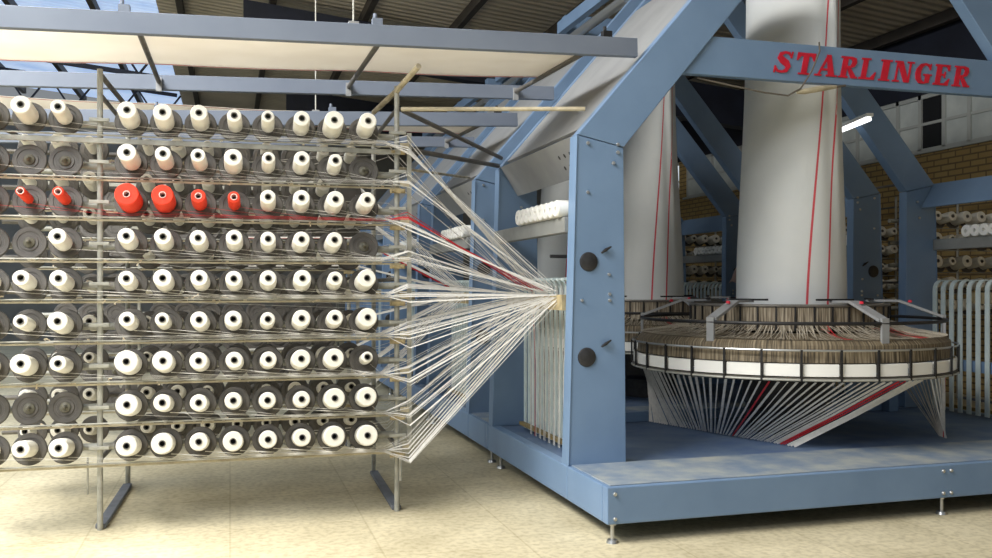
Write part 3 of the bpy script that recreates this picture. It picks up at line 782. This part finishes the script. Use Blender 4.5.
# tapes from the near creel to the loom
def tape(pts, w, red, label, group, side=(0,.3,1)):
    o = MB().ribbon(pts, w, .0012, side=side).build('yarn_tape', M['redtape'] if red else M['tape'])
    tag(o, label, 'tape', group)
TT = math.tan(TILT)
spread = [sorted(rnd.uniform(0, .17) for _ in UC) for _ in ZT]
for ri, ci, u, z, r, col in front:
    k = ci; red = col == 'red'
    v = -.055 - .010*k; zz = z - .103 - .0018*((k*7) % 11)
    s0 = Vector((u + .6*r, v, z - TT*(v + .2) - .8*(r + .003) - .010))
    run = min(u + rnd.uniform(.3, .7), 1.66)
    zs = z - .03 - spread[ri][k]
    pts = [s0, Vector((run, v, zz)), Vector((max(run + .02, 1.68), v, zz - .001)), Vector((1.84, v, zs))]
    end = Vector((2.036, 6.10 - .060*k + rnd.uniform(-.014,.014), 1.445 - .012*ri + rnd.uniform(-.003,.003)))
    pts = [CREEL @ p for p in pts] + [end]; sides = [(0,1,.3), (0,1,.2), (0,1,.3), (0,.3,1), (0,.3,1)]
    if red: tape(pts, .0045, True, 'red flat tape drawn from the red bobbins to the loom guide', 'red tapes to the loom guide', sides)
    else: tape(pts, rnd.choice((.0025,.003,.007,.009)), False, 'white flat tape drawn from the %s of front bobbins to the loom guide' % ROWN[ri], 'white tapes from the front bank, ' + ROWN[ri], sides)
for ri, z in enumerate(ZT):
    for ci in (3, 5, 7, 10):
        u = UC[ci]; v = .92 - .012*ci; zz = z - .134 - .003*((ci*7) % 11)
        pts = [CREEL @ Vector(p) for p in ((u + .03, v, z - .04 - TT*(v - .78) - .066), (min(u + .3, 1.64), v, zz), (1.84, v, z - .22 + .24*((ci*5+ri*3) % 9)/8))]
        end = Vector((2.036, 6.48 - .03*ci + rnd.uniform(-.01,.01), 1.445 - .012*ri + rnd.uniform(-.003,.003)))
        tape(pts + [end], rnd.choice((.003,.004,.006)), False, 'white tape drawn from the %s of rear-bank bobbins to the loom guide' % ROWN[ri], 'white tapes from the rear bank, ' + ROWN[ri])
# fluff caught along the rods, nobody could count it
lf = MB(); ra = random.Random(11)
for _ in range(170):
    z = ra.choice(ZT[:-1]); u = ra.uniform(-.7, 1.75); v = ra.choice((-.032, -.032, .095, 1.105))
    zz = {-.032: z - .137, .095: z - .023, 1.105: z - .063}[v]
    c = Vector((u, v, zz + .004)); n = ra.randint(3, 5)
    pts = [c]
    for k in range(n): pts.append(pts[-1] + Vector((ra.uniform(-.02,.02), ra.uniform(-.003,.004), ra.uniform(-.012,.012))))
    lf.tube(pts, [ra.uniform(.002,.006) for _ in pts], 5)
M['lint'] = mat('pale_lint', rgb(226,214,190), rgb(200,182,150), 30, .9)
tag(reparent(lf, 'lint_fluff', M['lint'], creel), kind='stuff')
# second creel, behind the near one, and its tapes
creel2 = copy_tree(creel); creel2.location = (-.744, 5.82 + PITCH, 0)
creel2['label'] = 'second steel creel, mostly hidden behind the near one'
for ri, z in enumerate(ZT):
    for k in range(5):
        a = CREEL @ Vector((1.82, -.06 - .03*k, z - .10)) + Vector((0, PITCH, 0))
        end = Vector((2.035, 5.44 + PITCH + .10*(4-k) + rnd.uniform(0,.05), 1.445 - .012*ri))
        rt = ri == 2 and k < 2
        tape([CREEL @ Vector((.9, -.06 - .03*k, z - .11)) + Vector((0, PITCH, 0)), a, end], .008, rt, '%s tape fanning from the second creel to the second loom, %s' % ('red' if rt else 'white', ROWN[ri]), '%s tapes to the second loom, %s' % ('red' if rt else 'white', ROWN[ri]))

# tapes hanging down at the side of the near loom
for i in range(20):
    y = Y0 + .257 + (i//2)*.1 + (i % 2)*.026
    red = i in (17, 2)
    o = MB().ribbon([(2.17, y, 1.46), (2.19, y, .9), (2.19, y, .335)], .010, .0012, side=(0,1,0)).build('hanging_tape', M['redtape'] if red else M['tape'])
    tag(o, '%s tape hanging straight down behind the near blue column' % ('red' if red else 'white'), 'tape', ('red' if red else 'white') + ' hanging tapes')

# ---- ties between creel and loom
def pipe(p0, p1, r, m, label, name='tie_pipe'):
    tag(MB().tube([p0, p1], r, 12).build(name, M[m]), label, 'pipe')
pipe((1.06, 5.755, 2.60), (2.17, 5.34, 2.585), .014, 'oldpipe', 'pale straight tie pipe from creel top to the near angled leg')
pipe((1.08, 5.80, 2.60), (2.12, 7.02, 2.50), .016, 'darkpipe', 'dark slanting tie pipe from the creel top to the second column')
pipe((1.10, 5.86, 2.36), (2.10, 7.05, 2.44), .018, 'darkpipe', 'thick dark pipe running back from the creel to the loom row')
pipe((1.10, 6.0, 2.25), (2.04, 7.74, 2.42), .010, 'oldpipe', 'thin pale rod running back just under the thick dark pipe')

# ------------------------------------------------------------------ right-hand creels beyond the looms
def far_creel(k, nx, rows, x0, place):
    yb = 5.9 + PITCH*k
    root = make_creel((x0 - .2, yb, 0), 0, [], rows, None, 0, .2*nx + .2, main=False, rear=False)
    tag(root, 'shadowed creel frame beyond the loom row, ' + place, 'creel', 'bobbin creels')
    for ri, z in enumerate(rows):
        for ci in range(nx):
            tip = Vector((x0 + .2*ci, yb - .2, z)); base = tip + Vector((0, math.cos(TILT), -math.sin(TILT))) * .207
            d = obj('spindle_disc', DISC, root, Matrix.Translation(base - Vector((x0 - .2, yb, 0))) @ AX)
            Mw = Matrix.Translation(tip) @ AX
            bobbin(Mw, rnd.choice((.046,.054,.062,.068)), 'white', 'dim white bobbin on the creel %s, row %s, %s along' % (place, ['one','two','three','four','five','six'][ri], ['first','second','third','fourth','fifth','sixth','seventh','eighth','ninth'][ci]), 'bobbins on the creel ' + place)
far_creel(1, 9, [2.24, 1.99, 1.74, 1.50, 1.26], 7.3, 'beside the brick wall')
far_creel(2, 8, [2.24, 1.99, 1.74, 1.50, 1.26], 7.6, 'behind the twin blue columns')
far_creel(3, 7, [2.24, 1.99, 1.74, 1.50], 7.0, 'behind the second woven tube')

# ------------------------------------------------------------------ small things
lamp = empty('tube_lamp', (5.4, 6.9, 2.91))
MB().bar((5.27, 6.5, 2.93), (5.53, 7.3, 2.95), .06, .03).build('lamp_body', M['plastic'], lamp, .004)
MB().tube([(5.28, 6.52, 2.895), (5.52, 7.28, 2.915)], .018, 12).build('lamp_tube', M['lamp'], lamp)
MB().tube([(5.45, 6.98, 2.95), (5.53, 6.985, 2.98)], .012, 8).build('lamp_bracket', M['galv'], lamp)
tag(lamp, 'lit fluorescent tube lamp fixed beside the far angled leg', 'lamp')
cb = MB()
cb.tube([(2.98,5.36,2.84),(3.2,5.30,2.79),(3.45,5.285,2.755),(3.62,5.28,2.745),(3.72,5.28,2.80),(3.80,5.27,2.92),(3.86,5.265,3.06),(3.88,5.30,3.13)], .006, 8)
cb.build('hanging_cable', M['wire'])
tag(bpy.data.objects['hanging_cable'], 'thin brown cable sagging below the lettered crossbeam', 'cable')
pl = empty('cable_plug', (3.80, 5.28, 2.77))
MB().tube([(3.70,5.29,2.775),(3.76,5.29,2.785),(3.90,5.30,2.815),(4.02,5.305,2.835)], [.012,.02,.02,.012], 10).build('plug_body', M['oldpipe'], pl)
MB().tube([(4.02,5.305,2.835),(4.10,5.31,2.85)], .008, 8).build('plug_lead', M['wire'], pl)
tag(pl, 'pale cable connector hanging under the lettered crossbeam', 'plug')
# crumpled clear-pink plastic wrap hanging in the gap
wv = MB(); nx, nz = 8, 14
for j in range(nz+1):
    for i in range(nx+1):
        t = j/nz; wdt = .05 + .30*t
        wv.v.append(Vector((5.95 - .14*t + (i/nx-.5)*wdt, 9.38 + .03*math.sin(i*1.9 + j*.5) + .02*math.sin(j*1.3), 2.12 - .62*t + .02*math.sin(i*2.1))))
for j in range(nz):
    for i in range(nx):
        a = j*(nx+1)+i; wv.f.append([a, a+1, a+nx+2, a+nx+1]); wv.m.append(0); wv.sm.append(True)
M['wrap'] = mat('pink_white_film', rgb(206,186,186), rgb(170,150,156), 6, .3)
o = wv.build('plastic_wrap', M['wrap'], sharp=80); md = o.modifiers.new('thickness', 'SOLIDIFY'); md.thickness = .003
tag(o, 'crumpled pinkish plastic film hanging between the two woven tubes', 'plastic film')

# ------------------------------------------------------------------ light
def area(name, loc, size, power, col, target):
    l = bpy.data.lights.new(name, 'AREA'); l.shape = 'RECTANGLE'; l.size, l.size_y = size; l.energy = power; l.color = col
    o = bpy.data.objects.new(name, l); C.objects.link(o); o.location = loc
    o.rotation_euler = (Vector(target) - Vector(loc)).to_track_quat('-Z', 'Y').to_euler()
    return o
area('skylight_front', (-3.2, 4.0, 6.2), (5, 2.4), 1350, (1.0,.97,.91), (-2.0, 4.6, 0))
area('front_fill', (-4.2, -.4, 5.6), (4, 2), 260, (.97,.98,1.0), (-.5, 5, .8))  # added fill lamp near the camera, brightens front faces; no roof opening
area('skylight_left', (-6.5, 9.0, 6.4), (6, 9), 600, (.88,.94,1.0), (-1.0, 8.5, 0))
wd = bpy.data.worlds.new('hall_daylight'); bpy.context.scene.world = wd; wd.use_nodes = True
bg = wd.node_tree.nodes['Background']; bg.inputs['Color'].default_value = (.86,.93,1.0,1); bg.inputs['Strength'].default_value = .27
sc = bpy.context.scene
sc.view_settings.view_transform = 'Standard'; sc.view_settings.look = 'None'; sc.view_settings.gamma = 1; sc.view_settings.exposure = 0
sc.view_settings.use_curve_mapping = False
